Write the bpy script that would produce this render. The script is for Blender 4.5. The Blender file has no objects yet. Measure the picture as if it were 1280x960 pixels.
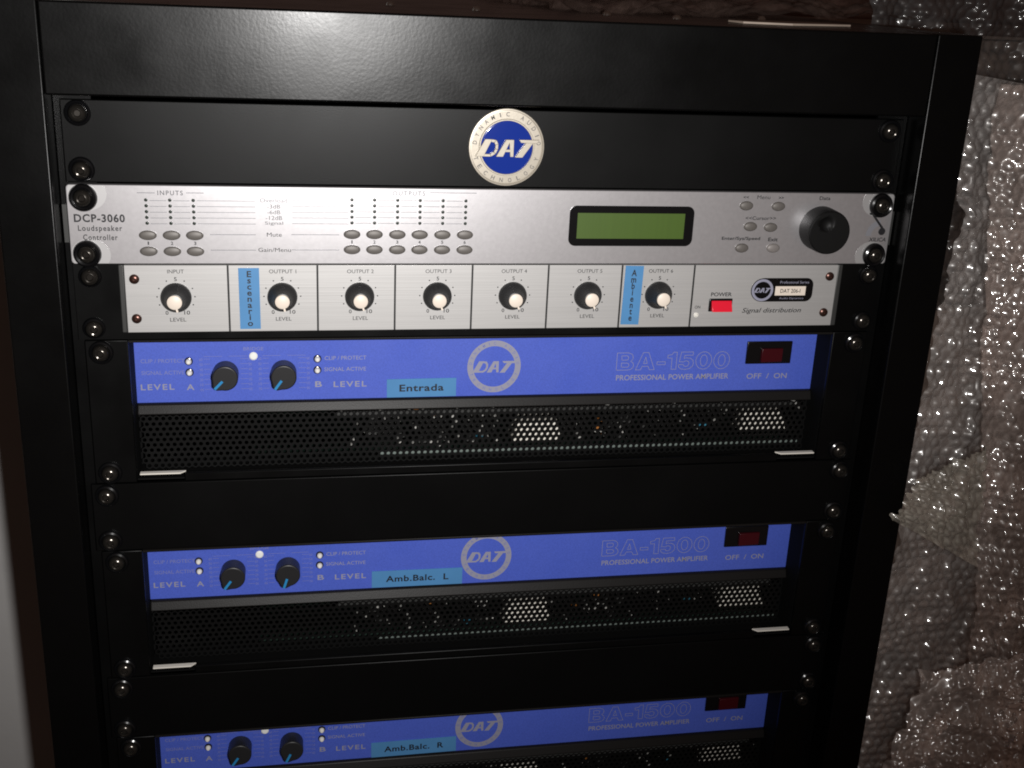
import bpy, bmesh, math, random
import numpy as np
from mathutils import Vector, Matrix

random.seed(7)
S = bpy.context.scene
COL = S.collection
MM = 0.001
R = math.radians

# ------------------------------------------------------------------ camera
def cam_axes(yaw, pitch, roll):
    f = Vector((math.sin(yaw)*math.cos(pitch), math.cos(yaw)*math.cos(pitch), math.sin(pitch)))
    rt = Vector((math.cos(yaw), -math.sin(yaw), 0)); up = rt.cross(f)
    c, s = math.cos(roll), math.sin(roll)
    return c*rt + s*up, -s*rt + c*up, f
CAM = Vector((-123.8, -661.8, 117.86)) * MM
ax, up, fw = cam_axes(0.1971, -0.3390, 0.0469)
cd = bpy.data.cameras.new('camera')
cam = bpy.data.objects.new('camera', cd); COL.objects.link(cam)
m = Matrix((ax, up, -fw)).transposed().to_4x4(); m.translation = CAM
cam.matrix_world = m
cd.sensor_fit = 'HORIZONTAL'; cd.sensor_width = 36.0
cd.lens = 36.0 * 1462.4 / 1280.0
cd.clip_start = 0.01; cd.clip_end = 50
S.camera = cam

# ------------------------------------------------------------------ world: faint warm room light
W = bpy.data.worlds.new('World'); S.world = W; W.use_nodes = True
bg = W.node_tree.nodes['Background']
bg.inputs['Color'].default_value = (1.0, 0.62, 0.48, 1); bg.inputs['Strength'].default_value = 0.04

# ------------------------------------------------------------------ the camera's flash
fl = bpy.data.lights.new('flash', 'SPOT')
fl.energy = 24.0; fl.color = (1.0, 0.982, 0.965)
fl.spot_size = R(92); fl.spot_blend = 1.0; fl.shadow_soft_size = 0.011
flo = bpy.data.objects.new('flash', fl); COL.objects.link(flo)
flo.location = Vector((-74, -668, 100)) * MM
aim = Vector((-105, 0, 15)) * MM
flo.rotation_euler = (aim - flo.location).to_track_quat('-Z', 'Y').to_euler()

S.view_settings.view_transform = 'Standard'; S.view_settings.look = 'None'
S.view_settings.exposure = 0.0; S.view_settings.gamma = 1.0
S.render.engine = 'CYCLES'
S.cycles.filter_width = 1.9
S.cycles.max_bounces = 6; S.cycles.transparent_max_bounces = 12
S.cycles.caustics_reflective = False; S.cycles.caustics_refractive = False

# ------------------------------------------------------------------ materials
def mat(name, base, rough=0.5, metal=0.0, spec=0.5, bump=None, rvar=None, cvar=None,
        stretch=(1, 1, 1), coat=0.0, emit=None):
    """bump=(scale, strength, dist)  rvar=(scale, amount)  cvar=(scale, amount)"""
    mt = bpy.data.materials.new(name); mt.use_nodes = True
    nt = mt.node_tree; b = nt.nodes['Principled BSDF']
    b.inputs['Base Color'].default_value = (*base, 1)
    b.inputs['Roughness'].default_value = rough
    b.inputs['Metallic'].default_value = metal
    b.inputs['Specular IOR Level'].default_value = spec
    if coat:
        b.inputs['Coat Weight'].default_value = coat; b.inputs['Coat Roughness'].default_value = 0.08
    if emit:
        b.inputs['Emission Color'].default_value = (*emit[0], 1); b.inputs['Emission Strength'].default_value = emit[1]
    tc = nt.nodes.new('ShaderNodeTexCoord')
    mp = nt.nodes.new('ShaderNodeMapping'); mp.inputs['Scale'].default_value = stretch
    nt.links.new(tc.outputs['Object'], mp.inputs['Vector'])
    def noise(scale, detail=4):
        n = nt.nodes.new('ShaderNodeTexNoise'); n.inputs['Scale'].default_value = scale
        n.inputs['Detail'].default_value = detail
        nt.links.new(mp.outputs['Vector'], n.inputs['Vector']); return n
    if bump:
        n = noise(bump[0], 3)
        bp = nt.nodes.new('ShaderNodeBump'); bp.inputs['Strength'].default_value = bump[1]
        bp.inputs['Distance'].default_value = bump[2]
        nt.links.new(n.outputs['Fac'], bp.inputs['Height']); nt.links.new(bp.outputs['Normal'], b.inputs['Normal'])
    if rvar:
        n = noise(rvar[0], 6)
        mr = nt.nodes.new('ShaderNodeMapRange')
        mr.inputs['From Min'].default_value = 0.3; mr.inputs['From Max'].default_value = 0.7
        mr.inputs['To Min'].default_value = max(0.02, rough - rvar[1]); mr.inputs['To Max'].default_value = min(1, rough + rvar[1])
        nt.links.new(n.outputs['Fac'], mr.inputs['Value']); nt.links.new(mr.outputs['Result'], b.inputs['Roughness'])
    if cvar:
        n = noise(cvar[0], 5)
        mr = nt.nodes.new('ShaderNodeMapRange')
        mr.inputs['From Min'].default_value = 0.25; mr.inputs['From Max'].default_value = 0.75
        mr.inputs['To Min'].default_value = 1 - cvar[1]; mr.inputs['To Max'].default_value = 1 + cvar[1]
        mx = nt.nodes.new('ShaderNodeVectorMath'); mx.operation = 'SCALE'
        mx.inputs[0].default_value = base
        nt.links.new(n.outputs['Fac'], mr.inputs['Value']); nt.links.new(mr.outputs['Result'], mx.inputs['Scale'])
        nt.links.new(mx.outputs['Vector'], b.inputs['Base Color'])
    return mt

M = {}
M['rack'] = mat('rack_black_powder_coat', (0.002, 0.002, 0.002), 0.275, spec=0.19, bump=(560, 0.06, 0.0005), rvar=(34, 0.035))
M['panel'] = mat('panel_black_paint', (0.002, 0.002, 0.002), 0.38, spec=0.16, bump=(1500, 0.10, 0.0003), rvar=(15, 0.04))
M['ear'] = mat('chassis_black_paint', (0.002, 0.002, 0.002), 0.38, spec=0.15, bump=(1500, 0.10, 0.0003), rvar=(30, 0.06))
M['silver'] = mat('silver_paint', (0.74, 0.72, 0.735), 0.31, metal=0.80, bump=(1400, 0.03, 0.0003), cvar=(420, 0.05))
M['notch'] = mat('bare_milled_aluminium', (0.52, 0.51, 0.51), 0.42, metal=0.55)
M['brushed'] = mat('brushed_aluminium', (0.52, 0.51, 0.50), 0.45, metal=0.50, stretch=(12, 1, 900), bump=(1.2, 0.12, 0.0002), cvar=(1.0, 0.05))
M['groove'] = mat('groove_black', (0.01, 0.01, 0.01), 0.6)
M['blue'] = mat('blue_front_paint', (0.066, 0.112, 0.53), 0.50, rvar=(28, 0.10), bump=(2500, 0.12, 0.0002), cvar=(1100, 0.14))
M['print_blue'] = mat('silver_print', (0.28, 0.28, 0.36), 0.5)
M['print_faint'] = mat('faint_print', (0.17, 0.19, 0.44), 0.5)
M['ink'] = mat('black_ink', (0.012, 0.012, 0.014), 0.5)
M['ink_grey'] = mat('grey_ink', (0.10, 0.10, 0.11), 0.5)
M['ink_light'] = mat('light_grey_ink', (0.20, 0.20, 0.22), 0.5)
M['bezel'] = mat('dark_trim_metal', (0.010, 0.009, 0.0085), 0.40, spec=0.17, metal=0.03, bump=(1200, 0.15, 0.0003))
M['grille'] = mat('grille_black', (0.0035, 0.0035, 0.0035), 0.42, spec=0.25)
M['inside'] = mat('inside_dark_steel', (0.003, 0.003, 0.003), 0.7, spec=0.12)
M['tab'] = mat('bare_cream_metal', (0.80, 0.76, 0.68), 0.5)
M['zinc'] = mat('zinc_steel', (0.50, 0.49, 0.46), 0.35, metal=0.3, cvar=(200, 0.15))
M['zinc_dark'] = mat('dull_steel', (0.06, 0.06, 0.058), 0.45, metal=0.5)
M['flange'] = mat('passivated_steel', (0.20, 0.24, 0.22), 0.45, metal=0.3)
M['plastic'] = mat('black_gloss_plastic', (0.004, 0.004, 0.0045), 0.20, spec=0.6, bump=(300, 0.05, 0.0005))
M['screw'] = mat('black_oxide_steel', (0.075, 0.068, 0.06), 0.20, metal=0.85)
M['bronze'] = mat('dark_bronze_screw', (0.10, 0.05, 0.04), 0.3, metal=0.8)
M['knob'] = mat('black_matt_plastic', (0.016, 0.016, 0.017), 0.42)
M['knob_gloss'] = mat('black_satin_plastic', (0.004, 0.004, 0.004), 0.5, spec=0.25)
M['cream'] = mat('cream_plastic', (0.80, 0.70, 0.60), 0.45)
M['pointer'] = mat('blue_pointer', (0.02, 0.23, 0.50), 0.4)
M['button'] = mat('grey_button', (0.130, 0.118, 0.108), 0.5, metal=0.2)
M['button_pale'] = mat('pale_button', (0.22, 0.20, 0.19), 0.5, metal=0.2)
M['led_off'] = mat('dark_led', (0.012, 0.022, 0.014), 0.3)
M['chrome'] = mat('chrome_bezel', (0.62, 0.60, 0.57), 0.22, metal=1.0)
M['lens'] = mat('glint_white_lens', (0.86, 0.83, 0.76), 0.25, coat=1.0)  # near-white base stands in for the flash glints on the LEDs
M['white'] = mat('white_lens', (0.86, 0.86, 0.82), 0.35)
M['lcd'] = mat('lcd_green', (0.052, 0.098, 0.008), 0.45, stretch=(300, 1, 1), cvar=(1.0, 0.05))
M['tape'] = mat('blue_label_tape', (0.075, 0.235, 0.47), 0.42, cvar=(60, 0.06))
M['red'] = mat('red_rocker', (0.75, 0.012, 0.035), 0.3, coat=0.3)
M['dark_red'] = mat('dark_red_rocker', (0.045, 0.003, 0.006), 0.25, coat=0.4)
M['badge_ring'] = mat('cream_metal_ring', (0.45, 0.405, 0.335), 0.40, metal=0.35, bump=(500, 0.1, 0.0003))
M['badge_blue'] = mat('blue_enamel', (0.010, 0.030, 0.24), 0.12)
M['badge_ink'] = mat('badge_engraving', (0.13, 0.12, 0.11), 0.5)
M['copper'] = mat('orange_component', (0.50, 0.20, 0.05), 0.35, metal=0.4)
M['cyan'] = mat('teal_component', (0.05, 0.22, 0.32), 0.35)
M['pcb'] = mat('circuit_board_green', (0.006, 0.016, 0.011), 0.5)
M['beige'] = mat('lit_top_beige', (0.34, 0.27, 0.22), 0.4, cvar=(60, 0.15))  # pale colour of the flash-lit rack top
M['wall'] = mat('grey_wall_paint', (0.42, 0.41, 0.40), 0.8, bump=(60, 0.2, 0.002), cvar=(9, 0.05))
M['brown'] = mat('brown_board', (0.16, 0.085, 0.065), 0.7, cvar=(7, 0.25), bump=(90, 0.2, 0.002))
M['card'] = mat('brown_cardboard', (0.24, 0.18, 0.15), 0.75, cvar=(20, 0.18), bump=(150, 0.2, 0.002))

def wrap_mat(name, tint, clear, gloss=0.32, rough=0.10):
    """clear film: mostly see-through, a milky scatter that is denser on the welded rims, and a sharp gloss on both film layers"""
    mt = bpy.data.materials.new(name); mt.use_nodes = True
    nt = mt.node_tree; nt.nodes.remove(nt.nodes['Principled BSDF']); out = nt.nodes['Material Output']
    L = nt.links.new; N = nt.nodes.new
    tc = N('ShaderNodeTexCoord')
    def noise(sc, de):
        n = N('ShaderNodeTexNoise'); n.inputs['Scale'].default_value = sc; n.inputs['Detail'].default_value = de
        L(tc.outputs['Object'], n.inputs['Vector']); return n
    bp = N('ShaderNodeBump'); bp.inputs['Strength'].default_value = 0.22; bp.inputs['Distance'].default_value = 0.0012
    L(noise(210, 3).outputs['Fac'], bp.inputs['Height'])
    gl = N('ShaderNodeBsdfGlossy'); gl.inputs['Color'].default_value = (gloss, gloss, gloss, 1); gl.inputs['Roughness'].default_value = rough
    L(bp.outputs['Normal'], gl.inputs['Normal'])
    df = N('ShaderNodeBsdfDiffuse'); df.inputs['Color'].default_value = (*tint, 1)
    mr = N('ShaderNodeMapRange'); mr.inputs['From Min'].default_value = 0.3; mr.inputs['From Max'].default_value = 0.7
    mr.inputs['To Min'].default_value = clear - 0.12; mr.inputs['To Max'].default_value = clear + 0.12
    L(noise(70, 6).outputs['Fac'], mr.inputs['Value'])
    at = N('ShaderNodeAttribute'); at.attribute_name = 'rim'
    sub = N('ShaderNodeMath'); sub.operation = 'MULTIPLY_ADD'; sub.use_clamp = True
    L(at.outputs['Fac'], sub.inputs[0]); sub.inputs[1].default_value = -0.30; L(mr.outputs['Result'], sub.inputs[2])
    tr = N('ShaderNodeBsdfTransparent'); tr.inputs['Color'].default_value = (0.92, 0.91, 0.90, 1)
    mx = N('ShaderNodeMixShader')
    L(sub.outputs[0], mx.inputs[0]); L(df.outputs[0], mx.inputs[1]); L(tr.outputs[0], mx.inputs[2])
    pm = N('ShaderNodeMapRange'); pm.inputs['From Min'].default_value = 0.42; pm.inputs['From Max'].default_value = 0.66
    pm.inputs['To Min'].default_value = gloss*.12; pm.inputs['To Max'].default_value = gloss*1.5
    L(noise(24, 4).outputs['Fac'], pm.inputs['Value']); L(pm.outputs['Result'], gl.inputs['Color'])
    g2 = N('ShaderNodeBsdfGlossy'); g2.inputs['Color'].default_value = (gloss*.35, gloss*.34, gloss*.33, 1); g2.inputs['Roughness'].default_value = 0.36
    a2 = N('ShaderNodeAddShader'); L(gl.outputs[0], a2.inputs[0]); L(g2.outputs[0], a2.inputs[1])
    ad = N('ShaderNodeAddShader'); L(mx.outputs[0], ad.inputs[0]); L(a2.outputs[0], ad.inputs[1])
    L(ad.outputs[0], out.inputs['Surface'])
    return mt
M['wrap'] = wrap_mat('bubble_wrap_clear', (0.38, 0.355, 0.34), 0.71)
M['wrap_brown'] = wrap_mat('bubble_wrap_brownish', (0.43, 0.35, 0.315), 0.71)
M['wrap_yellow'] = wrap_mat('bubble_wrap_yellowish', (0.40, 0.37, 0.31), 0.66)
M['wrap_heap'] = wrap_mat('bubble_wrap_brightened', (0.46, 0.385, 0.35), 0.58, 0.5)  # heap film made paler and denser to offset the flash falloff
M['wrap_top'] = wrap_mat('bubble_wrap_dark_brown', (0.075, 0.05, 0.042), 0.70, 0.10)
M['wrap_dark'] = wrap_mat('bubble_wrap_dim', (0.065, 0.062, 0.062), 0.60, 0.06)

# ------------------------------------------------------------------ geometry helpers (coordinates in mm, front faces -y)
class G:
    def __init__(s): s.v = []; s.f = []
    def box(s, x0, x1, y0, y1, z0, z1):
        n = len(s.v)
        s.v += [(x0,y0,z0),(x1,y0,z0),(x1,y1,z0),(x0,y1,z0),(x0,y0,z1),(x1,y0,z1),(x1,y1,z1),(x0,y1,z1)]
        s.f += [tuple(n+i for i in q) for q in ((0,3,2,1),(4,5,6,7),(0,1,5,4),(1,2,6,5),(2,3,7,6),(3,0,4,7))]
        return s
    def prism(s, poly, y0, y1, cx=0, cz=0):
        """polygon in xz (counter-clockwise seen from the front), extruded y0 (front) to y1 (back)"""
        n = len(s.v); k = len(poly)
        s.v += [(cx+x, y0, cz+z) for x, z in poly] + [(cx+x, y1, cz+z) for x, z in poly]
        s.f.append(tuple(n+i for i in range(k))); s.f.append(tuple(n+k+i for i in reversed(range(k))))
        for i in range(k):
            j = (i+1) % k; s.f.append((n+i, n+k+i, n+k+j, n+j))
        return s
    def quad(s, poly, y, cx=0, cz=0):
        n = len(s.v); s.v += [(cx+x, y, cz+z) for x, z in poly]; s.f.append(tuple(range(n, n+len(poly)))); return s
    def lathe(s, prof, cx=0, cy=0, cz=0, n=28, sx=1.0, sz=1.0):
        """profile [(r, h)], h measured towards the viewer (-y)"""
        b = len(s.v); rings = []
        for r, h in prof:
            if r < 1e-6:
                s.v.append((cx, cy-h, cz)); rings.append([len(s.v)-1])
            else:
                i0 = len(s.v)
                for k in range(n):
                    a = 2*math.pi*k/n; s.v.append((cx+r*math.cos(a)*sx, cy-h, cz+r*math.sin(a)*sz))
                rings.append(list(range(i0, i0+n)))
        for A, B in zip(rings, rings[1:]):
            for k in range(n):
                j = (k+1) % n
                if len(A) == 1 and len(B) == 1: continue
                if len(A) == 1: s.f.append((A[0], B[j], B[k]))
                elif len(B) == 1: s.f.append((A[k], A[j], B[0]))
                else: s.f.append((A[k], A[j], B[j], B[k]))
        return s

def rrect(x0, x1, z0, z1, r, n=5):
    p = []
    for cx, cz, a0 in ((x1-r, z1-r, 0), (x0+r, z1-r, 90), (x0+r, z0+r, 180), (x1-r, z0+r, 270)):
        for k in range(n+1):
            a = R(a0 + 90*k/n); p.append((cx+r*math.cos(a), cz+r*math.sin(a)))
    return p
def circ(r, n=32, cx=0, cz=0): return [(cx+r*math.cos(2*math.pi*k/n), cz+r*math.sin(2*math.pi*k/n)) for k in range(n)]

def mesh_from(g, name, origin=(0, 0, 0)):
    me = bpy.data.meshes.new(name)
    o = origin
    me.from_pydata([((x-o[0])*MM, (y-o[1])*MM, (z-o[2])*MM) for x, y, z in g.v], [], g.f)
    me.polygons.foreach_set('use_smooth', [True]*len(me.polygons))
    me.set_sharp_from_angle(angle=R(32)); me.update()
    return me

def link(name, me, material, parent=None, loc=None):
    o = bpy.data.objects.new(name, me); COL.objects.link(o)
    if material is not None and not me.materials: me.materials.append(material)
    if parent is not None: o.parent = parent
    if loc is not None: o.location = Vector(loc)*MM
    return o

ROOT = {}
def origin_of(parent):
    p = parent
    while p is not None and p.parent is not None: p = p.parent
    return ROOT.get(p.name, (0, 0, 0)) if p is not None else (0, 0, 0)

def part(name, g, material, parent, bevel=0.0, seg=2, label=None):
    me = mesh_from(g, name, origin_of(parent))
    o = link(name, me, material, parent)
    if bevel:
        md = o.modifiers.new('bevel', 'BEVEL'); md.width = bevel*MM; md.segments = seg; md.limit_method = 'ANGLE'
        md.harden_normals = False
    if label: o['label'] = label
    return o

def thing(name, label, cat, loc=(0, 0, 0), group=None):
    o = bpy.data.objects.new(name, None); COL.objects.link(o); o.empty_display_size = 0.02
    o.location = Vector(loc)*MM; o['label'] = label; o['category'] = cat
    if group: o['group'] = group
    ROOT[o.name] = tuple(loc); return o

_tc = {}
def text_geo(s, bold=0.0, shear=0.0, outline=0.0, spacing=1.0, line=1.0):
    key = (s, bold, shear, outline, spacing, line)
    if key in _tc: return _tc[key]
    cu = bpy.data.curves.new('lettering', 'FONT'); cu.body = s; cu.size = 1.0
    cu.resolution_u = 3; cu.offset = bold; cu.shear = shear; cu.space_character = spacing; cu.space_line = line
    cu.align_x = 'CENTER'
    if outline: cu.fill_mode = 'NONE'; cu.bevel_depth = outline; cu.bevel_resolution = 0
    ob = bpy.data.objects.new('lettering', cu); COL.objects.link(ob)
    dg = bpy.context.evaluated_depsgraph_get(); dg.update()
    me = bpy.data.meshes.new_from_object(ob.evaluated_get(dg))
    vs = [tuple(v.co) for v in me.vertices]; fs = [tuple(p.vertices) for p in me.polygons]
    bpy.data.objects.remove(ob); bpy.data.curves.remove(cu); bpy.data.meshes.remove(me)
    _tc[key] = (vs, fs); return _tc[key]

def add_text(g, s, xc, zc, w, h, y, rot=0.0, **kw):
    """the words fitted into a w x h mm box centred at (xc, zc)"""
    vs, fs = text_geo(s, **kw)
    x0 = min(v[0] for v in vs); x1 = max(v[0] for v in vs); y0 = min(v[1] for v in vs); y1 = max(v[1] for v in vs)
    sx = w/(x1-x0); sy = h/(y1-y0) if h else sx
    n = len(g.v); c, si = math.cos(rot), math.sin(rot)
    for v in vs:
        a = (v[0]-(x0+x1)/2)*sx; b = (v[1]-(y0+y1)/2)*sy
        g.v.append((xc + a*c - b*si, y - v[2]*sx*0.15, zc + a*si + b*c))
    g.f += [tuple(n+i for i in f) for f in fs]
    return g
def text(name, s, xc, zc, w, h, y, material, parent, **kw):
    return part(name, add_text(G(), s, xc, zc, w, h, y, **kw), material, parent)

def copy_tree(o, parent=None):
    c = o.copy(); COL.objects.link(c); c.parent = parent
    for ch in list(o.children): copy_tree(ch, c)
    return c

U = 44.45

# the round company emblem, in units of its radius
DAT_POLYS = [
    [(-.84,-.235),(-.62,-.235),(-.40,.22),(-.59,.22)],
    [(.09,-.235),(.18,-.235),(.18,.215),(.05,.215)],
    [(-.29,-.235),(-.10,-.235),(.10,.215),(-.03,.215)],
    [(-.06,-.11),(.12,-.11),(.12,-.04),(-.02,-.04)],
    [(.31,.215),(.37,.135),(.80,.125),(.86,.22)],
    [(.22,-.25),(.42,-.25),(.70,.14),(.50,.14)],
]
D_OUT = [(-.41,.22),(-.29,.20),(-.235,.10),(-.24,-.04),(-.30,-.16),(-.42,-.235),(-.63,-.235)]
D_IN = [(-.44,.15),(-.35,.13),(-.315,.07),(-.32,-.03),(-.36,-.11),(-.45,-.165),(-.60,-.165)]
def dat_letters(g, cx, cz, r, y0, y1=None):
    polys = [list(p) for p in DAT_POLYS]
    for a, b, c, d in zip(D_OUT, D_OUT[1:], D_IN[1:], D_IN): polys.append([d, c, b, a])
    for i, p in enumerate(polys):
        q = [(x*r, z*r) for x, z in p]
        area = sum(q[k][0]*q[(k+1) % len(q)][1]-q[(k+1) % len(q)][0]*q[k][1] for k in range(len(q)))
        if area < 0: q.reverse()
        e = 0.012*(i % 5)
        if y1 is None: g.quad(q, y0-e, cx, cz)
        else: g.prism(q, y0-e, y1, cx, cz)
    return g
def ring(g, r0, r1, y, cx, cz, n=48, arc=None):
    b = len(g.v)
    for k in range(n):
        a = 2*math.pi*k/n; g.v += [(cx+r0*math.cos(a), y, cz+r0*math.sin(a)), (cx+r1*math.cos(a), y, cz+r1*math.sin(a))]
    for k in range(n):
        j = (k+1) % n; g.f.append((b+2*k, b+2*k+1, b+2*j+1, b+2*j))
    return g
def ring_text(g, cx, cz, r, y, size):
    for s, a0, a1, out in (('DYNAMIC AUDIO', 172, 8, 1), ('TECHNOLOGY', 200, 340, -1)):
        for i, ch in enumerate(s):
            if ch == ' ': continue
            a = R(a0 + (a1-a0)*i/(len(s)-1))
            rot = a - math.pi/2 if out > 0 else a + math.pi/2
            add_text(g, ch, cx+r*math.cos(a), cz+r*math.sin(a), size*(.25 if ch == 'I' else .8), size, y, rot=rot, bold=0.015)
    return g

# rack screws: a black cup washer and a socket-head screw
def lathe_mesh(name, prof, n=28):
    g = G().lathe(prof, n=n); return mesh_from(g, name)
SCREW_ME = lathe_mesh('rack_screw', [(0, 3.0), (1.5, 3.0), (1.9, 4.9), (2.4, 5.1), (3.5, 4.7), (4.3, 3.8), (4.6, 2.6), (4.6, 0.4)], 24)
WASH_ME = {}
def washer_me(r):
    if r not in WASH_ME:
        WASH_ME[r] = lathe_mesh('washer', [(4.0, 1.2), (4.7, 1.3), (5.0, 2.2), (r*.80, 2.7), (r*.93, 2.1), (r, 0.9), (r, 0.0)], 32)
    return WASH_ME[r]
def rack_screw(parent, x, y, z, r=6.6, tilt=None):
    o = origin_of(parent)
    s = link('rack_screw', SCREW_ME, M['screw'], parent, (x-o[0], y-o[1], z-o[2]))
    s.rotation_euler = (R(random.uniform(-6, 6)), R(random.uniform(0, 360)), R(random.uniform(-6, 6)))
    link('washer', washer_me(r), M['plastic'], s)
    return s
def screws_for(parent, zt, units, y=-0.05, r=6.9):
    for sx in (-1, 1):
        for z in (zt-7.3, zt-units*U+7.3):
            rack_screw(parent, sx*232.6, y, z, r)

# ================================================================== SETTING
g = G().box(-1200, -277, 270, 290, -900, 700)
w = part('wall', g, M['wall'], None); w['kind'] = 'structure'
g = G().box(-1200, 1500, 800, 820, -900, 900)
w = part('back_wall', g, M['brown'], None); w['kind'] = 'structure'
g = G().box(-1200, 1500, -900, 820, -920, -900)
w = part('floor', g, M['brown'], None); w['kind'] = 'structure'

# ================================================================== RACK CABINET
XI, XO = 245.5, 273.5
rack = thing('equipment_rack', 'tall black powder-coated steel rack cabinet holding all the audio units', 'rack', (0, 0, -900))
part('post', G().box(-XO, -XI, -17, 22, -900, 94.5), M['rack'], rack, 0.9, 3)
part('post', G().box(XI, XO, -17, 22, -900, 94.5), M['rack'], rack, 0.9, 3)
part('header_beam', G().box(-XI+.2, XI-.2, -16.4, 20, 47.6, 94.2), M['rack'], rack, 1.1, 3)
part('top_panel', G().box(-XO+1, XO-1, 22.5, 600, 91.5, 94.0), M['rack'], rack, 0.6)
part('side_panel', G().box(-XO+.5, -XO+2, 22.5, 600, -900, 91), M['rack'], rack)
part('side_panel', G().box(XO-2, XO-.5, 22.5, 600, -900, 91), M['rack'], rack)
part('back_panel', G().box(-XO+2.5, XO-2.5, 598, 600, -900, 91), M['rack'], rack)
for sx in (-1, 1):
    g = G().box(min(sx*226, sx*245), max(sx*226, sx*245), 3.6, 6, -900, 47)
    part('mounting_rail', g, M['ear'], rack)

TB = lathe_mesh('glint_dome', [(0, 2.6), (1.6, 2.3), (2.6, 1.4), (3.0, 0)], 16)  # small chrome domes added to give glints on the rack top
for x, y in ((-58, 120), (-8, 84), (78, 96), (118, 76), (196, 130)):
    o = pl_ = link('glint_dome', TB, M['chrome'], rack, (x, y, 994.0)); o.rotation_euler = (R(-90), 0, 0)
ms_ = thing('lit_top_strip', 'pale beige strip standing in for the flash-lit rack top near its right end', 'strip', (180, 60, 94.2))  # added strip, its pale colour stands in for light on the rack top
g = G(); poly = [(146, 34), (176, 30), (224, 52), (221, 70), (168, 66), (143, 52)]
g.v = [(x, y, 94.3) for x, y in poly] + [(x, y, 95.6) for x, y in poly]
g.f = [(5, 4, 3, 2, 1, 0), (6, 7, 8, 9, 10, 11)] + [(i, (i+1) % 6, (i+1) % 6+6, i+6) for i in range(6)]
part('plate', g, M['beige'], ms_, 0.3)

# ================================================================== BLANK PANELS
def blank(zt, label, extra=None):
    t = thing('blank_panel', label, 'panel', (0, 0, zt-U), 'one-unit blank rack panels')
    part('plate', G().box(-241.3, 241.3, 0, 3, zt-U+.35, zt-.35), M['panel'], t, 0.5)
    screws_for(t, zt, 1)
    return t
b0 = blank(U, 'black blank rack panel carrying the round DAT badge, under the cabinet header')
# badge
bc = (-1.4, 23.2); br = 21.9
bd = part('badge', G().lathe([(0, .9), (br-1.9, .9), (br-1.2, .88), (br-.2, .5), (br, 0)], bc[0], -.3, bc[1], 56), M['badge_ring'], b0)
bd['label'] = 'round cream metal badge with blue centre'
part('rim', G().lathe([(br-1.3, .8), (br-1.0, 1.5), (br-.3, 1.4), (br, .4), (br, 0)], bc[0], -.3, bc[1], 56), M['badge_ring'], bd)
part('enamel', G().lathe([(0, 1.25), (14.3, 1.25), (14.6, 1.22), (15.2, 1.0)], bc[0], -.3, bc[1], 48), M['badge_blue'], bd)
part('rim', G().lathe([(14.9, .9), (15.2, 1.7), (15.8, 1.7), (16.1, .9)], bc[0], -.3, bc[1], 48), M['badge_ring'], bd)
part('emblem', dat_letters(G(), bc[0], bc[1], br*.985, -3.0, -1.3), M['badge_ring'], bd, 0.22, 2)
part('lettering', ring_text(G(), bc[0], bc[1], 18.6, -1.35, 2.5), M['badge_ink'], bd)
b1 = blank(-4*U, 'black blank rack panel between the Entrada amplifier and the Amb.Balc. L amplifier')
b2 = blank(-7*U, 'black blank rack panel between the Amb.Balc. L amplifier and the Amb.Balc. R amplifier')

# ================================================================== LOUDSPEAKER CONTROLLER
F = -3.0; P = F-0.12
lc = thing('loudspeaker_controller', 'silver loudspeaker controller with green display and rows of small oval buttons', 'controller', (0, 0, -U))
part('faceplate', G().prism(rrect(-241.3, 241.3, -U+.35, -.35, 2.0), F, 1.5), M['silver'], lc, 0.35)
part('chassis', G().box(-215, 215, 1.6, 250, -U+1, -1), M['ear'], lc)
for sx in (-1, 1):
    part('reflection_strip', G().box(min(sx*241.8, sx*244.6), max(sx*241.8, sx*244.6), 1.0, 2.2, -33, -12), M['zinc_dark'], lc)  # added strip standing in for the reflection beside the faceplate edge
    for z, a in ((-7.3, 0), (-U+7.3, 1)):
        # milled pocket round each mounting hole
        pr = []
        for k in range(25):
            an = 2*math.pi*k/24
            x = sx*232.0 - sx*1.2 + 10.4*math.cos(an); zz = z + (1 if a == 0 else -1)*2.0 + 9.2*math.sin(an)
            x = max(-240.6, min(240.6, x)); zz = max(-U+.7, min(-.7, zz)); pr.append((x, zz))
        cl = [pr[0]]
        for p in pr[1:]:
            if (p[0]-cl[-1][0])**2 + (p[1]-cl[-1][1])**2 > 0.05: cl.append(p)
        if (cl[0][0]-cl[-1][0])**2 + (cl[0][1]-cl[-1][1])**2 < 0.05: cl.pop()
        part('mounting_pocket', G().prism(cl, F-.06, F+.4), M['notch'], lc)
for sx in (-1, 1):
    for z in (-7.4, -38.3): rack_screw(lc, sx*232.6, F-.2, z, 7.5)
text('model_lettering', 'DCP-3060', -225.0, -18.6, 26.5, 4.6, P, M['ink'], lc, bold=0.03, spacing=1.12)
text('model_lettering', 'Loudspeaker', -225.0, -24.6, 23.0, 4.0, P, M['ink'], lc, bold=0.015, spacing=1.2)
text('model_lettering', 'Controller', -225.2, -29.2, 18.0, 3.2, P, M['ink'], lc, bold=0.015, spacing=1.2)
text('section_lettering', 'INPUTS', -187.2, -4.4, 13.4, 2.6, P, M['ink_grey'], lc, bold=0.01, spacing=1.25)
text('section_lettering', 'OUTPUTS', -56.8, -3.2, 18.5, 2.6, P, M['ink_light'], lc, bold=0.01, spacing=1.25)
g = G()
def hl(x0, x1, z, t=0.35): g.box(x0, x1, P, P+.1, z-t/2, z+t/2)
hl(-204.7, -195.3, -4.5); hl(-178.8, -169.5, -4.3); hl(-84.5, -68.8, -3.2); hl(-44.8, -18, -2.7)
ICX = [-200.2, -187.6, -175.2]; OCX = [-88.8, -76.1, -63.1, -50.3, -37.2, -24.1]
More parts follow.
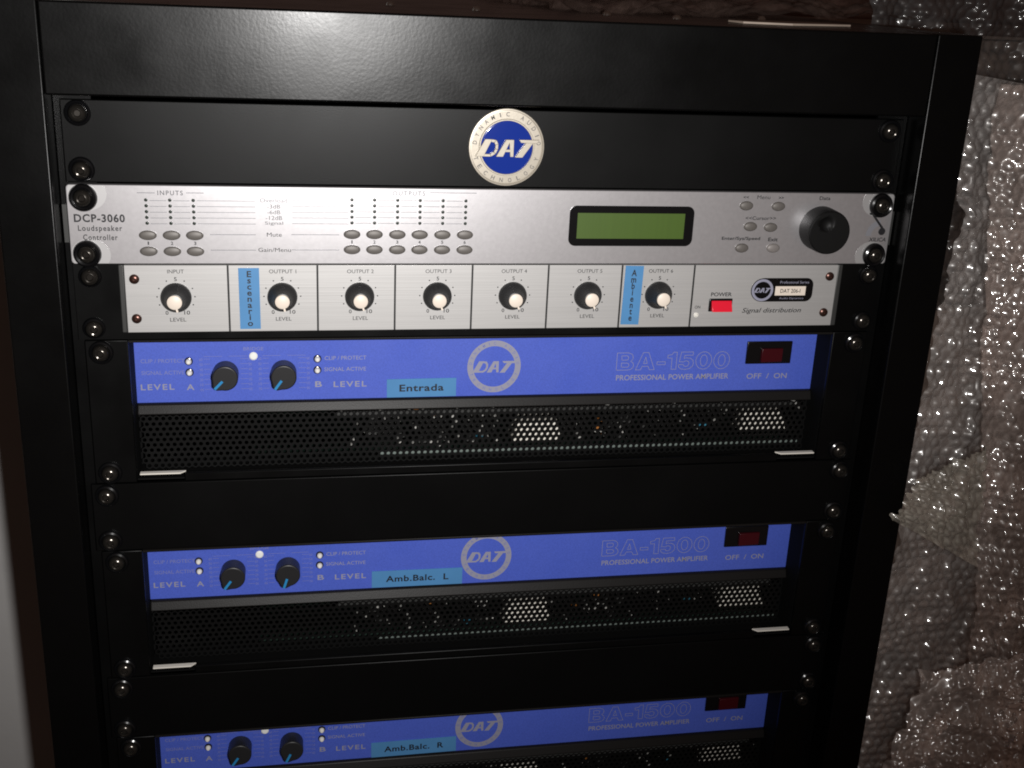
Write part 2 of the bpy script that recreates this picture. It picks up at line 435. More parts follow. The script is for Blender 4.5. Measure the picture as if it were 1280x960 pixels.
IZ = [-8.4, -11.6, -14.8, -18.0, -21.2]; OZ = [-7.2, -10.5, -13.8, -17.0, -20.3]
for k in range(5):
    for a, b in zip(ICX, ICX[1:]): hl(a+1.9, b-1.9, IZ[k]-.3, .28)
    hl(ICX[-1]+1.9, -142, IZ[k]-.15, .28)
    for a, b in zip(OCX, OCX[1:]): hl(a+1.9, b-1.9, OZ[k]-.2, .28)
    hl(-122, OCX[0]-1.9, (IZ[k]+OZ[k])/2-.2, .28)
for z in (-27.4, -36.2): hl(-167, -142.2, z); hl(-122.6, -96, z+.2)
part('printed_lines', g, M['ink_light'], lc)
for s, z, w_, f in (('Overload', -8.0, 15, 'ink_light'), ('-3dB', -11.4, 7.2, 'ink_grey'), ('-6dB', -14.6, 7.2, 'ink_grey'),
                    ('-12dB', -17.8, 9, 'ink_grey'), ('Signal', -21.0, 10, 'ink_grey'), ('Mute', -27.3, 8.2, 'ink'), ('Gain/Menu', -36.0, 18, 'ink')):
    text('scale_lettering', s, -132, z, w_, 2.3, P, M[f], lc)
LED_ME = lathe_mesh('indicator_led', [(0, .55), (.6, .45), (.95, .1), (.95, -.1)], 12)
BTN_ME = mesh_from(G().lathe([(0, 1.5), (3.3, 1.45), (4.2, 1.15), (4.75, .5), (4.75, -.2)], n=28, sz=0.57), 'push_button')
o_ = origin_of(lc)
def pl(name, me, mt, x, y, z, par): 
    o = origin_of(par); return link(name, me, mt, par, (x-o[0], y-o[1], z-o[2]))
for xs, zs, zb in ((ICX, IZ, (-27.9, -36.9)), (OCX, OZ, (-26.9, -35.7))):
    for i, x in enumerate(xs):
        for z in zs: pl('indicator_led', LED_ME, M['led_off'], x, F, z, lc)
        for z in zb: pl('push_button', BTN_ME, M['button'], x, F, z, lc)
        text('number', str(i+1), x, sum(zb)/2, 0.7 if i == 0 else 1.3, 1.9, P, M['ink'], lc, bold=0.02)
# display
ds = part('display_bezel', G().prism(rrect(37.3, 113.5, -33.2, -9.2, 4.2, 6), F-.9, F+.5), M['plastic'], lc, 0.5)
part('screen', G().box(42.0, 107.6, F-1.05, F-.85, -28.6, -13.4), M['lcd'], ds)
BT2 = mesh_from(G().lathe([(0, 1.5), (3.0, 1.45), (3.8, 1.1), (4.25, .5), (4.25, -.2)], n=28, sz=0.66), 'menu_button')
for x, z, mm_ in ((145.6, -8.4, 'button'), (166.0, -8.6, 'button'), (149.6, -21.0, 'button'), (162.6, -21.4, 'button'), (145.6, -34.2, 'button'), (165.8, -34.2, 'button_pale')):
    me = BT2 if mm_ == 'button' else BT2.copy()
    if mm_ != 'button': me.materials.clear()
    pl('menu_button', me, M[mm_], x, F, z, lc)
text('menu_lettering', 'Menu', 156.2, -3.2, 8.2, 2.3, P, M['ink'], lc)
text('menu_lettering', '<<', 145.0, -3.3, 3.4, 1.4, P, M['ink'], lc, bold=0.02)
text('menu_lettering', '>>', 167.3, -3.4, 3.4, 1.4, P, M['ink'], lc, bold=0.02)
text('menu_lettering', '<<Cursor>>', 155.8, -15.9, 19.5, 2.2, P, M['ink'], lc, bold=0.01)
text('menu_lettering', 'Enter/Sys/Speed', 144.6, -28.6, 24.5, 2.6, P, M['ink'], lc, bold=0.02)
text('menu_lettering', 'Exit', 165.2, -28.9, 6.2, 2.3, P, M['ink'], lc, bold=0.02)
text('menu_lettering', 'Data', 195.5, -3.4, 7.0, 2.2, P, M['ink'], lc, bold=0.01)
# data knob with a finger dimple in its face
g = G(); n = 40; rr = 13.6; hh = 14.0; kx, kz = 194.8, -21.8
prof = [(0, 0)]
rings = [0, 1.5, 3, 4.5, 6, 7.5, 9, 10.5, 11.6, 12.4]
idx = []
for r in rings:
    row = []
    for k in range(n if r else 1):
        a = 2*math.pi*k/n; x, z = r*math.cos(a), r*math.sin(a)
        d = math.hypot(x+2.6, z-5.2)/4.4
        dep = 2.2*math.sqrt(max(0, 1-d*d)) if d < 1 else 0
        row.append(len(g.v)); g.v.append((kx+x, F-hh+dep, kz+z))
    idx.append(row)
for r, h in ((13.0, hh-.5), (13.3, hh-1.6), (rr, 1.0), (rr, 0)):
    row = []
    for k in range(n):
        a = 2*math.pi*k/n; row.append(len(g.v)); g.v.append((kx+r*math.cos(a), F-h, kz+r*math.sin(a)))
    idx.append(row)
for A, B in zip(idx, idx[1:]):
    for k in range(n):
        j = (k+1) % n
        if len(A) == 1: g.f.append((A[0], B[k], B[j]))
        else: g.f.append((A[k], B[k], B[j], A[j]))
part('data_knob', g, M['knob_gloss'], lc)
# maker's mark: a slanted bar ending in a ball over a grey swoosh
g = G().quad([(227.2, -12.6), (228.4, -12.1), (236.6, -21.2), (235.3, -22.0)], P)
g.prism(circ(2.3, 20, 235.9, -23.6), P-.05, P+.1)
g.quad([(225.9, -12.0), (229.3, -12.6), (229.0, -13.6), (226.3, -13.2)], P-.02)
part('maker_mark', g, M['ink'], lc)
g = G()
for k in range(8):
    a0, a1 = R(95+k*11), R(95+(k+1)*11)
    g.quad([(235+r*math.cos(a), -26+r*math.sin(a)) for r, a in ((6, a0), (9.5, a0), (9.5, a1), (6, a1))][::-1], P+.03)
part('maker_mark', g, M['ink_light'], lc)
text('maker_lettering', 'XILICA', 233.6, -28.7, 11.4, 2.5, P, M['ink'], lc, bold=0.015, shear=0.2)

# ================================================================== SIGNAL DISTRIBUTOR
F = -2.4; P = F-.12
sd = thing('signal_distributor', 'brushed aluminium signal distribution unit with seven black and cream level knobs', 'distributor', (0, 0, -2*U))
part('chassis', G().box(-241.3, 241.3, 0, 3, -2*U+.35, -U-.35).box(-214, 214, 3, 220, -2*U+1, -U-1), M['ear'], sd)
part('faceplate', G().box(-214.2, 210.9, F, -.05, -84.0, -U-.5), M['brushed'], sd, 0.3)
for sx in (-1, 1):
    x0, x1 = (-217.4, -214.4) if sx < 0 else (211.1, 214.4)
    part('side_trim', G().box(x0, x1, -1.6, -.05, -84.4, -U-.5), M['zinc_dark'], sd, 0.6)
screws_for(sd, -U, 1, r=6.2)
for x in (-158.2, -108.4, -64.0, -18.8, 26.8, 72.0, 117.4):
    part('divider_line', G().box(x-.55, x+.55, F-.06, F+.1, -83.9, -U-.6), M['groove'], sd)
FS = lathe_mesh('panel_screw', [(0, .6), (.9, .7), (1.0, 1.5), (2.0, 1.3), (2.7, .7), (2.8, 0)], 18)
for x, z in ((-209, -52.9), (-209, -75.8), (205.8, -52.2), (204.9, -75.4)): pl('panel_screw', FS, M['bronze'], x, F, z, sd)
KB = lathe_mesh('level_knob', [(3.8, 11.0), (4.6, 10.8), (5.0, 9.6), (6.2, 4.6), (7.7, 3.0), (8.4, 1.5), (8.5, 0)], 36)
KC = lathe_mesh('cap', [(0, 11.8), (3.4, 11.7), (4.05, 11.3), (4.15, 10.4)], 28)
KP = mesh_from(G().box(-.5, .5, -11.2, -9.4, -5.7, -3.6), 'pointer')
KX = [-187.0, -128.3, -84.4, -39.2, 5.7, 51.6, 95.8]; KZ = -63.6
TR = [0, 0, 12, 10, 20, 15, 12]
for i, x in enumerate(KX):
    k = pl('level_knob', KB, M['knob'], x, F, KZ, sd)
    link('cap', KC, M['cream'], k)
    p = link('pointer', KP, M['cream'], k); p.rotation_euler = (0, R(-14-TR[i]*.4), 0)
    text('channel_lettering', 'INPUT' if i == 0 else 'OUTPUT %d' % i, x+.4, -48.6, 9.0 if i == 0 else 15.2, 2.2, P, M['ink'], sd)
    text('scale_lettering', 'LEVEL', x+.5, -76.6, 8.8, 2.2, P, M['ink'], sd)
    g = G()
    add_text(g, '5', x+.1, -53.0, 1.5, 2.3, P, bold=.01); add_text(g, '0', x-5.4, -72.5, 1.6, 2.3, P, bold=.01); add_text(g, '10', x+5.6, -72.5, 3.2, 2.3, P, bold=.01)
    for a in (118, 152, 180, 207, 62, 28, 0, -27):
        g.prism(circ(.42, 8, x+10.3*math.cos(R(a)), KZ+.4+10.3*math.sin(R(a))), P, P+.1)
    part('scale_print', g, M['ink'], sd)
def tape(par, x0, x1, z0, z1, y, s, tilt, tw, th, vertical=False, txo=0):
    cx, cz = (x0+x1)/2, (z0+z1)/2
    c, si = math.cos(R(tilt)), math.sin(R(tilt))
    pts = [(cx+(x-cx)*c-(z-cz)*si, cz+(x-cx)*si+(z-cz)*c) for x, z in ((x0, z0), (x1, z0), (x1, z1), (x0, z1))]
    t = part('label_tape', G().prism(pts, y-.42, y-.02), M['tape'], par, label='blue adhesive label tape lettered ' + s.replace('\n', ''))
    g = G(); add_text(g, s, cx+txo, cz, tw, th, y-.5, rot=R(tilt), bold=0.022, line=0.72 if vertical else 1.0, spacing=1.0 if vertical else 1.08)
    part('lettering', g, M['ink'], t)
    return t
tape(sd, -152.4, -140.9, -82.4, -46.6, F, '\n'.join('Escenario'), 0.2, 3.0, 32.5, True)
tape(sd, 73.6, 84.9, -82.0, -45.4, F, '\n'.join('Ambiente'), -1.0, 3.3, 32.0, True)
text('switch_lettering', 'POWER', 136.2, -63.4, 13.4, 2.5, P, M['ink'], sd, bold=0.015)
text('switch_lettering', 'ON', 121.6, -71.4, 3.6, 1.8, P, M['ink'], sd, bold=0.01)
sw = part('power_switch', G().box(128.6, 143.6, F-1.0, F+.5, -74.2, -66.0), M['plastic'], sd, 0.4)
g = G(); n0 = len(g.v)
g.v += [(130.0, F-1.1, -67.2), (143.0, F-1.1, -67.2), (143.0, F-4.2, -73.6), (130.0, F-4.2, -73.6), (130.0, F+.2, -67.2), (143.0, F+.2, -67.2), (143.0, F+.2, -73.6), (130.0, F+.2, -73.6)]
g.f += [(0, 3, 2, 1), (4, 5, 6, 7), (0, 1, 5, 4), (1, 2, 6, 5), (2, 3, 7, 6), (3, 0, 4, 7)]
part('rocker', g, M['red'], sw, 0.3)
pl('indicator_led', lathe_mesh('indicator_led', [(0, 1.2), (.7, 1.0), (1.1, .4), (1.5, .3), (1.5, 0)], 16), M['lens'], 121.1, F, -76.4, sd)
# maker's plate
mp_ = part('maker_plate', G().prism(rrect(158.5, 195.6, -68.2, -53.2, 4.5, 6), F-.3, F+.1), M['plastic'], sd, label='small black maker plate with ring emblem and silver strip')
g = G().prism(circ(7.4, 36, 162.4, -60.8), F-.36, F+.1); part('emblem_disc', g, M['plastic'], mp_)
g = G(); ring(g, 5.4, 7.0, F-.5, 162.4, -60.8, 36); dat_letters(g, 162.4, -60.8, 6.6, F-.5); part('emblem', g, M['print_blue'], mp_)
ms = part('silver_strip', G().box(170.8, 190.8, F-.42, F-.2, -64.2, -58.4), M['cream'], mp_)
text('lettering', 'DAT 206-I', 180.8, -61.3, 13.2, 2.6, F-.5, M['ink'], ms, bold=0.01)
text('lettering', 'Professional Series', 183, -55.8, 19, 1.6, F-.45, M['print_blue'], mp_)
text('lettering', 'Audio Dynamics', 182, -66.2, 16, 1.5, F-.45, M['print_blue'], mp_)
text('name_lettering', 'Signal distribution', 170.2, -74.2, 39.0, 4.0, P, M['ink'], sd, bold=0.006, shear=0.28)

# ================================================================== POWER AMPLIFIERS
XW = 217.6
grille_me = None
def make_grille(zt):
    g = G(); p = 3.9; rh = 1.22; row = p*.866
    x0, x1 = -XW+1.5, XW-1.5; z0, z1 = zt-87.5, zt-53.0
    nr = int((z1-z0)/row); nc = int((x1-x0)/p)
    Rh = p/math.sqrt(3)
    for r in range(nr):
        zc = z1 - row*(r+.6)
        for c in range(nc):
            xc = x0 + p*(c+.5+(.5 if r % 2 else 0))
            if xc > x1-p*.4: continue
            b = len(g.v)
            for k in range(12):
                a = R(30*k+30)
                rad = Rh if k % 2 == 0 else Rh*math.cos(math.pi/6)
                g.v.append((xc+rad*math.cos(a), 17.0, zc+rad*math.sin(a)))
            for k in range(12):
                a = R(30*k+30); g.v.append((xc+rh*math.cos(a), 17.0, zc+rh*math.sin(a)))
            for k in range(12):
                a = R(30*k+30); g.v.append((xc+rh*.97*math.cos(a), 17.9, zc+rh*.97*math.sin(a)))
            for k in range(12):
                j = (k+1) % 12
                g.f.append((b+k, b+j, b+12+j, b+12+k)); g.f.append((b+12+k, b+12+j, b+24+j, b+24+k))
    return g

EL = lambda a, b: [(.37+a*math.cos(2*math.pi*k/24), .49+b*math.sin(2*math.pi*k/24)) for k in range(24)]
GLYPH = {
 'B': (.78, [[(0,0),(.52,0),(.66,.04),(.75,.13),(.78,.27),(.75,.40),(.64,.51),(.72,.60),(.74,.74),(.70,.88),(.62,.96),(.50,1),(0,1)],
             [(.22,.17),(.48,.17),(.55,.21),(.57,.29),(.54,.37),(.47,.41),(.22,.41)], [(.22,.58),(.45,.58),(.51,.62),(.53,.71),(.51,.79),(.45,.83),(.22,.83)]]),
 'A': (.87, [[(0,0),(.23,0),(.30,.20),(.57,.20),(.64,0),(.87,0),(.56,1),(.31,1)], [(.35,.37),(.52,.37),(.435,.74)]]),
 '-': (.38, [[(0,.28),(.38,.28),(.38,.45),(0,.45)]]),
 '1': (.42, [[(.20,0),(.42,0),(.42,1),(.26,1),(.20,.87),(.0,.82),(0,.66),(.20,.66)]]),
 '5': (.70, [[(0,.27),(.02,.12),(.14,.01),(.34,-.02),(.54,.03),(.66,.16),(.70,.33),(.66,.51),(.54,.63),(.36,.66),(.24,.63),(.27,.81),(.65,.81),(.65,1),(.10,1),(.03,.44),(.22,.42),(.30,.48),(.40,.48),(.48,.41),(.49,.31),(.45,.20),(.36,.15),(.26,.18),(.22,.27)]]),
 '0': (.74, [EL(.37, .51), EL(.16, .33)]),
}
def outline_word(g, s, x0, z0, w, h, y, t):
    tot = sum(GLYPH[c][0] for c in s) + .10*(len(s)-1); k = w/tot; x = x0
    for c in s:
        for loop in GLYPH[c][1]:
            pts = [Vector((x+a*k, z0+b*h)) for a, b in loop]; n = len(pts)
            for i in range(n):
                a, b = pts[i], pts[(i+1) % n]; d_ = (b-a)
                if d_.length < 1e-6: continue
                d_ = d_.normalized(); q = Vector((-d_.y, d_.x))*t/2; e = d_*t*.3
                g.quad([(a-q-e)[:], (b-q+e)[:], (b+q+e)[:], (a+q-e)[:]], y - .004*(i % 3))
        x += (GLYPH[c][0]+.10)*k
    return g
GAMP = 'two-unit blue power amplifiers'
def make_amp(zt, label):
    t = thing('power_amplifier', label, 'amplifier', (0, 0, zt-2*U), GAMP); t.scale.x = 0.988
    B = 22.0; P = B-.12
    # black front frame: two ears, side walls, thin top rim, bottom lip
    for sx in (-1, 1):
        a, b = sorted((sx*XW, sx*241.3))
        part('ear', G().box(a, b, 0, 3, zt-2*U+.35, zt-.35), M['ear'], t, 0.5)
        a, b = sorted((sx*XW, sx*(XW+1.4)))
        part('side_wall', G().box(a, b, 3.1, 24, zt-2*U+.5, zt-.5), M['inside'], t)
    part('top_rim', G().box(-XW+.1, XW-.1, 0.2, 24, zt-2.0, zt-.5), M['bezel'], t, 0.3)
    part('bottom_lip', G().box(-190, 190, 0, 3, zt-2*U+.35, zt-83.6), M['ear'], t, 0.5)
    part('bottom_plate', G().box(-XW+.1, XW-.1, 3.2, 200, zt-2*U+.4, zt-2*U+1.4), M['inside'], t)
    for sx in (-1, 1):
        poly = [(sx*215.8, 0.2), (sx*192.5, 0.2), (sx*189.5, 3.4), (sx*215.8, 3.4)]
        g = G(); g.v = [(x, y, zt-83.2) for x, y in poly] + [(x, y, zt-84.0) for x, y in poly]
        g.f = [(0, 1, 2, 3), (7, 6, 5, 4)] + [(i, i+4, (i+1) % 4+4, (i+1) % 4) for i in range(4)]
        if sx > 0: g.f = [tuple(reversed(f)) for f in g.f]
        part('corner_tab', g, M['tab'], t, label='bright bare metal corner tab below the grille')
    bp = part('blue_panel', G().box(-XW+.1, XW-.1, B, B+2, zt-46.5, zt-2.2), M['blue'], t)
    g = G(); yz = [(B+2, zt-46.7), (B-2.2, zt-46.7), (B-4.9, zt-52.9), (B+2, zt-53.4)]
    g.v = [(-XW+.1, y, z) for y, z in yz] + [(XW-.1, y, z) for y, z in yz]
    g.f = [(0, 1, 2, 3), (7, 6, 5, 4)] + [(i, i+4, (i+1) % 4+4, (i+1) % 4) for i in range(4)]
    part('trim_strip', g, M['bezel'], t, 0.9, 3)
    part('grille', make_grille(zt), M['grille'], t)
    g = G().box(-XW, -XW+1, 24, 260, zt-2*U+2, zt-1).box(XW-1, XW, 24, 260, zt-2*U+2, zt-1)
    g.box(-XW+1.1, XW-1.1, 24, 260, zt-1.8, zt-.8).box(-XW+1.1, XW-1.1, 258, 260, zt-2*U+2, zt-2)
    part('chassis', g, M['inside'], t)
    # things behind the grille
    part('chassis_flange', G().box(-72, 212, 19.4, 20.2, zt-83.6, zt-81.6), M['flange'], t)
    part('chassis_flange', G().box(-98, 206, 19.4, 20.2, zt-57.0, zt-54.4), M['zinc_dark'], t)
    part('circuit_board', G().box(-150, 205, 26, 190, zt-84.6, zt-83.0), M['pcb'], t)
    part('terminal_plate', G().prism([(15, zt-80), (48, zt-80), (45, zt-66), (19, zt-66)], 25, 40), M['tab'], t)
    part('terminal_plate', G().prism([(172, zt-77), (205, zt-77), (201, zt-63), (174, zt-63)], 25, 40), M['tab'], t)
    rnd = random.Random(31)
    for k in range(130):
        x = rnd.uniform(-95, 215) if rnd.random() < .8 else rnd.choice((-60, -32, 0, 95, 130))+rnd.uniform(-6, 6); z = zt - rnd.uniform(56, 80); y = rnd.uniform(20.5, 27)
        if 8 < x < 54 or 166 < x < 208: continue
        q = rnd.random(); r = rnd.uniform(.6, 1.5)
        if q < .72: part('capacitor', G().lathe([(0, 5.0), (r*.8, 5.0), (r, 4.4), (r, 0)], x, y+5, z, 12), M['zinc'], t)
        elif q < .78: part('resistor', G().box(x-1.8, x+1.8, y, y+3, z-.8, z+.8), M['copper'], t)
        elif q < .82: part('resistor', G().box(x-2.4, x+2.4, y, y+3, z-.7, z+.7), M['cyan'], t)
        else: part('connector', G().box(x-2.6, x+2.6, y, y+4, z-1.5, z+1.5), M['zinc_dark'], t)
    for k in range(9):
        x = -78 + 32*k
        part('heat_sink', G().box(x, x+22, 48, 120, zt-82, zt-58), M['zinc_dark'], t)
    # print
    def tx(name, s, xc, zc, w, h, **kw): return text(name, s, xc, zc, w, h, P, M[kw.pop('m', 'print_blue')], bp, **kw)
    d = zt + 88.9
    tx('lettering', 'CLIP / PROTECT', -201.4, d-109.2, 25.6, 2.5, m='print_faint', bold=.01)
    tx('lettering', 'SIGNAL ACTIVE', -201.6, d-116.6, 25.0, 2.5, m='print_faint', bold=.01)
    tx('lettering', 'LEVEL', -205.2, d-125.6, 19.6, 3.7, bold=.02, spacing=1.25)
    tx('lettering', 'A', -186.0, d-126.0, 4.6, 3.7, bold=.02)
    tx('lettering', 'BRIDGE', -148.0, d-102.3, 12.0, 2.2, m='print_faint', bold=.01)
    tx('lettering', 'CLIP / PROTECT', -92.6, d-108.9, 25.6, 2.5, m='print_blue')
    tx('lettering', 'SIGNAL ACTIVE', -92.8, d-116.1, 25.6, 2.5, m='print_blue')
    tx('lettering', 'B', -109.2, d-125.6, 4.2, 3.7, bold=.02)
    tx('lettering', 'LEVEL', -89.8, d-125.9, 20.4, 3.7, bold=.02, spacing=1.25)
    part('model_lettering', outline_word(G(), 'BA-1500', 81.2, d-120.0, 76.8, 11.6, P, .30), M['print_blue'], bp)
    tx('model_lettering', 'PROFESSIONAL POWER AMPLIFIER', 120.0, d-125.2, 77.0, 3.7, bold=.012)
    tx('lettering', 'OFF  /  ON', 185.4, d-125.7, 28.4, 3.7, bold=.01)
    # level scales
    for cx in (-164.6, -129.8):
        g = G()
        for k in range(7):
            z = d-108.4-3.2*k
            for x0, x1 in ((-13.0, -9.2), (8.6, 13.2)): g.box(cx+x0, cx+x1, P, P+.1, z-.12, z+.12)
            for q_ in (-14.6, 14.4): add_text(g, str(6-k) + '0', cx+q_, z-.3, 1.9, 1.7, P)
        g.box(cx-13, cx-2, P, P+.1, d-106.9, d-106.65); g.box(cx+2, cx+13, P, P+.1, d-106.9, d-106.65)
        part('scale_print', g, M['print_faint'], bp)
    # emblem
    ex, ez, er = 0.8, d-116.1, 17.2
    g = G(); ring(g, 13.4, er, P, ex, ez, 56); part('emblem', g, M['print_blue'], bp)
    part('emblem', dat_letters(G(), ex, ez, er*.96, P-.1), M['print_blue'], bp)
    g = G()
    part('emblem_lettering', ring_text(g, ex, ez, 15.3, P-.06, 1.9), M['print_faint'], bp)
    # indicators
    LB = lathe_mesh('indicator_led', [(0, 3.4), (.9, 3.2), (1.55, 2.5), (1.8, 1.6), (1.8, .5)], 20)
    LR = lathe_mesh('bezel_ring', [(1.8, .6), (1.95, 1.3), (2.25, 1.2), (2.5, .5), (2.5, 0)], 20)
    for x, z in ((-186.3, d-109.6), (-186.1, d-116.6), (-109.7, d-109.2), (-109.8, d-116.4)):
        link('bezel_ring', LR, M['screw'], pl('indicator_led', LB, M['lens'], x, B, z, t))
    pl('bridge_led', lathe_mesh('bridge_led', [(0, 1.2), (1.8, 1.1), (2.5, .6), (2.6, 0)], 24), M['white'], -148.1, B, d-106.9, t)
    # level knobs: round with a pointed nose and a blue line
    prof = []
    rr = 7.7
    for k in range(49):
        a = R(-90+32 + (360-64)*k/48); prof.append((rr*math.cos(a), rr*math.sin(a)))
    prof += [(-1.4, -9.3), (1.4, -9.3)]
    g = G().prism(prof, -11.5, 0)
    KM = mesh_from(g, 'level_knob'); KL = mesh_from(G().box(-.75, .75, -11.75, -11.3, -9.0, -2.2), 'pointer')
    for x in (-164.8, -130.2):
        k = pl('level_knob', KM, M['knob'], x, B, d-117.2, t)
        md = k.modifiers.new('bevel', 'BEVEL'); md.width = .8*MM; md.segments = 3; md.limit_method = 'ANGLE'
        link('pointer', KL, M['pointer'], k)
    # rocker switch
    sw = part('power_switch', G().box(168.9, 200.4, B-1.6, B, d-116.9, d-101.6), M['plastic'], t, .5)
    g = G(); x0, x1, z0, z1 = 178.6, 193.6, d-115.2, d-106.0
    g.v = [(x0, B-3.9, z1), (x1, B-3.0, z1), (x1, B-3.0, z0), (x0, B-3.9, z0), (x0, B-1, z1), (x1, B-1, z1), (x1, B-1, z0), (x0, B-1, z0)]
    g.f = [(0, 3, 2, 1), (4, 5, 6, 7), (0, 1, 5, 4), (1, 2, 6, 5), (2, 3, 7, 6), (3, 0, 4, 7)]
    part('rocker', g, M['dark_red'], sw, .4)
    screws_for(t, zt, 2)
    return t

amps = [make_amp(-2*U, 'blue power amplifier with Entrada label tape, uppermost of the three amplifiers')]
for i, lab in ((1, 'blue power amplifier with Amb.Balc. L label tape, middle of the three amplifiers'),
               (2, 'blue power amplifier with Amb.Balc. R label tape, lowest of the three amplifiers')):
    c = copy_tree(amps[0]); zt = -2*U - 3*U*i
    c.location = Vector((0, 0, zt-2*U))*MM; c['label'] = lab; ROOT[c.name] = (0, 0, zt-2*U); amps.append(c)
    rj = random.Random(i)
    for k in c.children:
        if k.name.split('.')[0] in ('capacitor', 'resistor', 'connector'): k.location = Vector((rj.uniform(-9, 9), rj.uniform(0, 3), rj.uniform(-3, 3)))*MM
for a, angs in zip(amps, ((44, 36), (36, 18), (34, 26))):
    ks = [k for k in a.children if k.name.startswith('level_knob')]
    ks.sort(key=lambda k: k.location.x)
    for k, an in zip(ks, angs): k.rotation_euler = (0, R(an), 0)
for a, (x0, x1, s, tw, dz) in zip(amps, ((-67.0, -23.2, 'Entrada', 28.0, 0.25), (-75.8, -15.2, 'Amb.Balc.  L', 42.0, -0.2), (-75.6, -15.6, 'Amb.Balc.  R', 42.0, 0.35))):
    zt = ROOT[a.name][2] + 2*U
    tape(a, x0, x1, zt-46.2, zt-34.2, 21.9, s, dz, tw, 4.6)

# ================================================================== BUBBLE WRAP AND BOXES
def bubble_sheet(name, label, cat, P00, P10, P01, P11, m, seed, res=1.4, pitch=8.6, br=3.7, bh=2.6, amp=6.0, wl=45.0, left=None, folds=0, group=None):
    """wrinkled sheet between four corners (u along P00->P10, v along P00->P01); bubbles are real domes"""
    rs = np.random.RandomState(seed)
    P00, P10, P01, P11 = [np.array(p, float) for p in (P00, P10, P01, P11)]
    Lu = max(np.linalg.norm(P10-P00), np.linalg.norm(P11-P01)); Lv = max(np.linalg.norm(P01-P00), np.linalg.norm(P11-P10))
    nu, nv = int(Lu/res)+2, int(Lv/res)+2
    u, v = np.meshgrid(np.linspace(0, 1, nu), np.linspace(0, 1, nv))
    p = ((1-u)*(1-v))[..., None]*P00 + (u*(1-v))[..., None]*P10 + ((1-u)*v)[..., None]*P01 + (u*v)[..., None]*P11
    nrm = np.cross(P10-P00, P01-P00); nrm /= np.linalg.norm(nrm)
    if nrm[1] > 0: nrm = -nrm
    if abs(nrm[2]) > 0.8 and nrm[2] < 0: nrm = -nrm
    s, t = u*Lu, v*Lv
    h = np.zeros_like(s)
    for k in range(16):                      # soft drape
        a = rs.uniform(0, math.pi); f = 2*math.pi/(wl*rs.uniform(.45, 2.2))
        h += amp*.20*np.sin((s*math.cos(a)+t*math.sin(a))*f + rs.uniform(0, 6.28))
    for k in range(12):                      # creases
        a = rs.uniform(0, math.pi); c0 = rs.uniform(0, Lu)*math.cos(a)+rs.uniform(0, Lv)*math.sin(a)
        d = np.abs(s*math.cos(a)+t*math.sin(a)-c0)
        mask = np.exp(-((s-rs.uniform(0, Lu))**2+(t-rs.uniform(0, Lv))**2)/(2*(wl*1.1)**2))
        h += amp*.45*mask*np.exp(-d/7.0)*(1 if rs.rand() < .6 else -1)
    for k in range(folds):                   # long hanging folds, sharp-ridged
        s0 = rs.uniform(.03, .97)*Lu; t0 = rs.uniform(0, Lv); ln = rs.uniform(.08, .32)*Lv; wd = rs.uniform(1.6, 4.5)
        c = s0 + (t-t0)*rs.uniform(-.22, .22) + 2.5*np.sin(t*rs.uniform(.03, .08)+rs.uniform(0, 6))
        h += rs.uniform(1.2, 4.2)*np.exp(-np.abs(s-c)/wd)*np.exp(-((t-t0)/ln)**2)*(1 if rs.rand() < .75 else -1)
    # hexagonal bubbles, some of them burst
    row = np.round(t/(pitch*.866)).astype(int); off = (row % 2)*.5
    colf = s/pitch - off; ci = np.round(colf).astype(int)
    d = np.hypot((colf-ci)*pitch, t-row*pitch*.866)
    rr = (np.sin(row*12.9898+ci*78.233+seed)*43758.5453) % 1.0
    d_b = d.copy()
    hb = bh*np.where(rr < .16, .12, .55+.6*rr)
    dome = hb*np.sqrt(np.clip(1-(d/br)**2, 0, 1))
    H = h + dome
    p = p + H[..., None]*nrm
    # uneven outline
    e = 1.6*np.sin(t*.05+seed)+0.8*np.sin(t*.17+seed*2)
    if left is not None:
        zs_, xs_ = np.array(sorted(left)).T
        base = (1-v)*P00[0] + v*P01[0]
        e = e*.6 + np.interp((1-v)*P00[2] + v*P01[2], zs_, xs_) - base
    du = (P10-P00)/np.linalg.norm(P10-P00)
    p += (e*(1-u))[..., None]*du
    me = bpy.data.meshes.new(name)
    o = (P00+P10)/2*MM
    co = (p.reshape(-1, 3)*MM - o)
    i = np.arange(nu*nv).reshape(nv, nu)
    q = np.stack([i[:-1, :-1], i[:-1, 1:], i[1:, 1:], i[1:, :-1]], -1).reshape(-1, 4)
    me.vertices.add(nu*nv); me.vertices.foreach_set('co', co.ravel())
    me.loops.add(q.size); me.loops.foreach_set('vertex_index', q.ravel())
    me.polygons.add(len(q)); me.polygons.foreach_set('loop_start', np.arange(0, q.size, 4))
    me.polygons.foreach_set('use_smooth', np.ones(len(q), bool)); me.update(calc_edges=True); me.validate()
    at = me.attributes.new('rim', 'FLOAT', 'POINT'); at.data.foreach_set('value', np.exp(-((d_b-br)/.55)**2).ravel().astype(np.float32))
    ob = bpy.data.objects.new(name, me); COL.objects.link(ob); me.materials.append(m); ob.location = Vector(o)
    ob['label'] = label; ob['category'] = cat
    if group: ob['group'] = group
    return ob

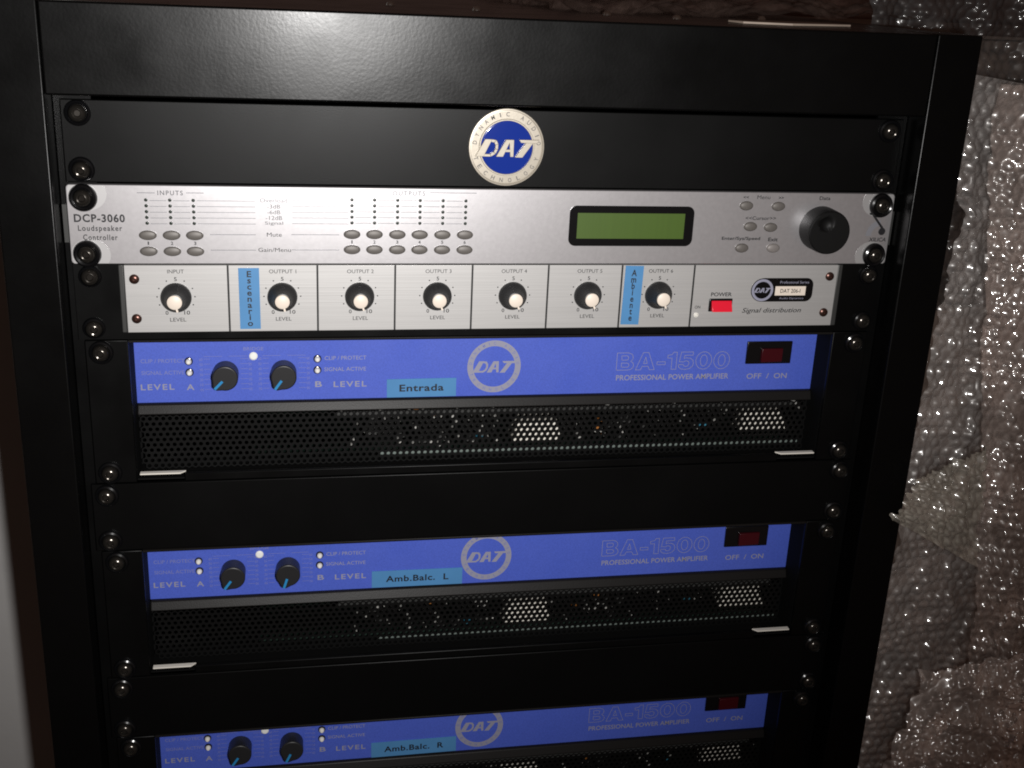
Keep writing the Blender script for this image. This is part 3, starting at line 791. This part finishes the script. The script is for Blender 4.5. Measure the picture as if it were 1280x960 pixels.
def ray(u, v, y):
    """where the sight line through a place in the photograph meets the depth y (mm)"""
    d = fw + ax*((u-640)/1462.4) + up*((480-v)/1462.4)
    k = (y*MM - CAM.y)/d.y; q = (CAM + d*k)/MM
    return (q.x, q.y, q.z)
GW = 'sheets of clear bubble wrap beside the rack'
EDGE_A = [(85, 296.5), (68.5, 297.5), (21, 299.5), (-3, 300.5), (-19, 312), (-69, 308), (-137, 304), (-209, 298), (-238, 291), (-248, 301), (-311, 298), (-460, 295)]
EDGE_B = [(70, 306), (-16, 317), (-130, 334), (-264, 356), (-372, 368), (-480, 372)]
bubble_sheet('bubble_wrap', 'greyish bubble wrap sheet hanging along the right side of the rack', 'bubble wrap',
             (295, 32, -480), (392, 52, -480), (296, 32, 70), (392, 52, 58), M['wrap'], 3, amp=2.6, folds=34, left=EDGE_A, group=GW)
bubble_sheet('bubble_wrap', 'brownish bubble wrap sheet at the far right edge, in front of the greyish sheet', 'bubble wrap',
             (372, 12, -480), (520, -10, -480), (306, 14, 66), (520, 0, 60), M['wrap_brown'], 5, amp=3.2, bh=3.0, folds=40, left=EDGE_B, group=GW)
bubble_sheet('bubble_wrap', 'crumpled coarse bubble wrap heap at the lower right corner', 'bubble wrap',
             (284, -14, -470), (430, -40, -470), (318, -6, -346), (430, -22, -318), M['wrap_heap'], 8, amp=6, wl=34, bh=3.6, folds=14, group=GW)
bubble_sheet('bubble_wrap', 'yellowish folded bubble wrap flap touching the rack side', 'bubble wrap',
             (256, -32, -206), (346, 0, -262), (272, -32, -178), (340, 2, -172), M['wrap_yellow'], 11, amp=2.6, wl=28, folds=8, group=GW)
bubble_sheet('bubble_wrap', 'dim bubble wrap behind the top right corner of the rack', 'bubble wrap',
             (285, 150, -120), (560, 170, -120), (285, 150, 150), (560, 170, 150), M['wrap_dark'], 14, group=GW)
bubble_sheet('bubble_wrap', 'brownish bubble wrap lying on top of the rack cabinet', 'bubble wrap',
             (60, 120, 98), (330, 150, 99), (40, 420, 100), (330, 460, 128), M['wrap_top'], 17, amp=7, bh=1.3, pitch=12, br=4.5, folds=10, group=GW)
cb = thing('cardboard_box', 'brown cardboard box behind the hanging bubble wrap', 'box', (470, 200, -900))
part('carton', G().box(345, 680, 190, 520, -900, 84), M['card'], cb, 2)
part('flap', G().box(346, 511, 191, 519, 84.5, 87), M['card'], cb, .5)
part('flap', G().box(513, 679, 191, 519, 84.5, 87), M['card'], cb, .5)
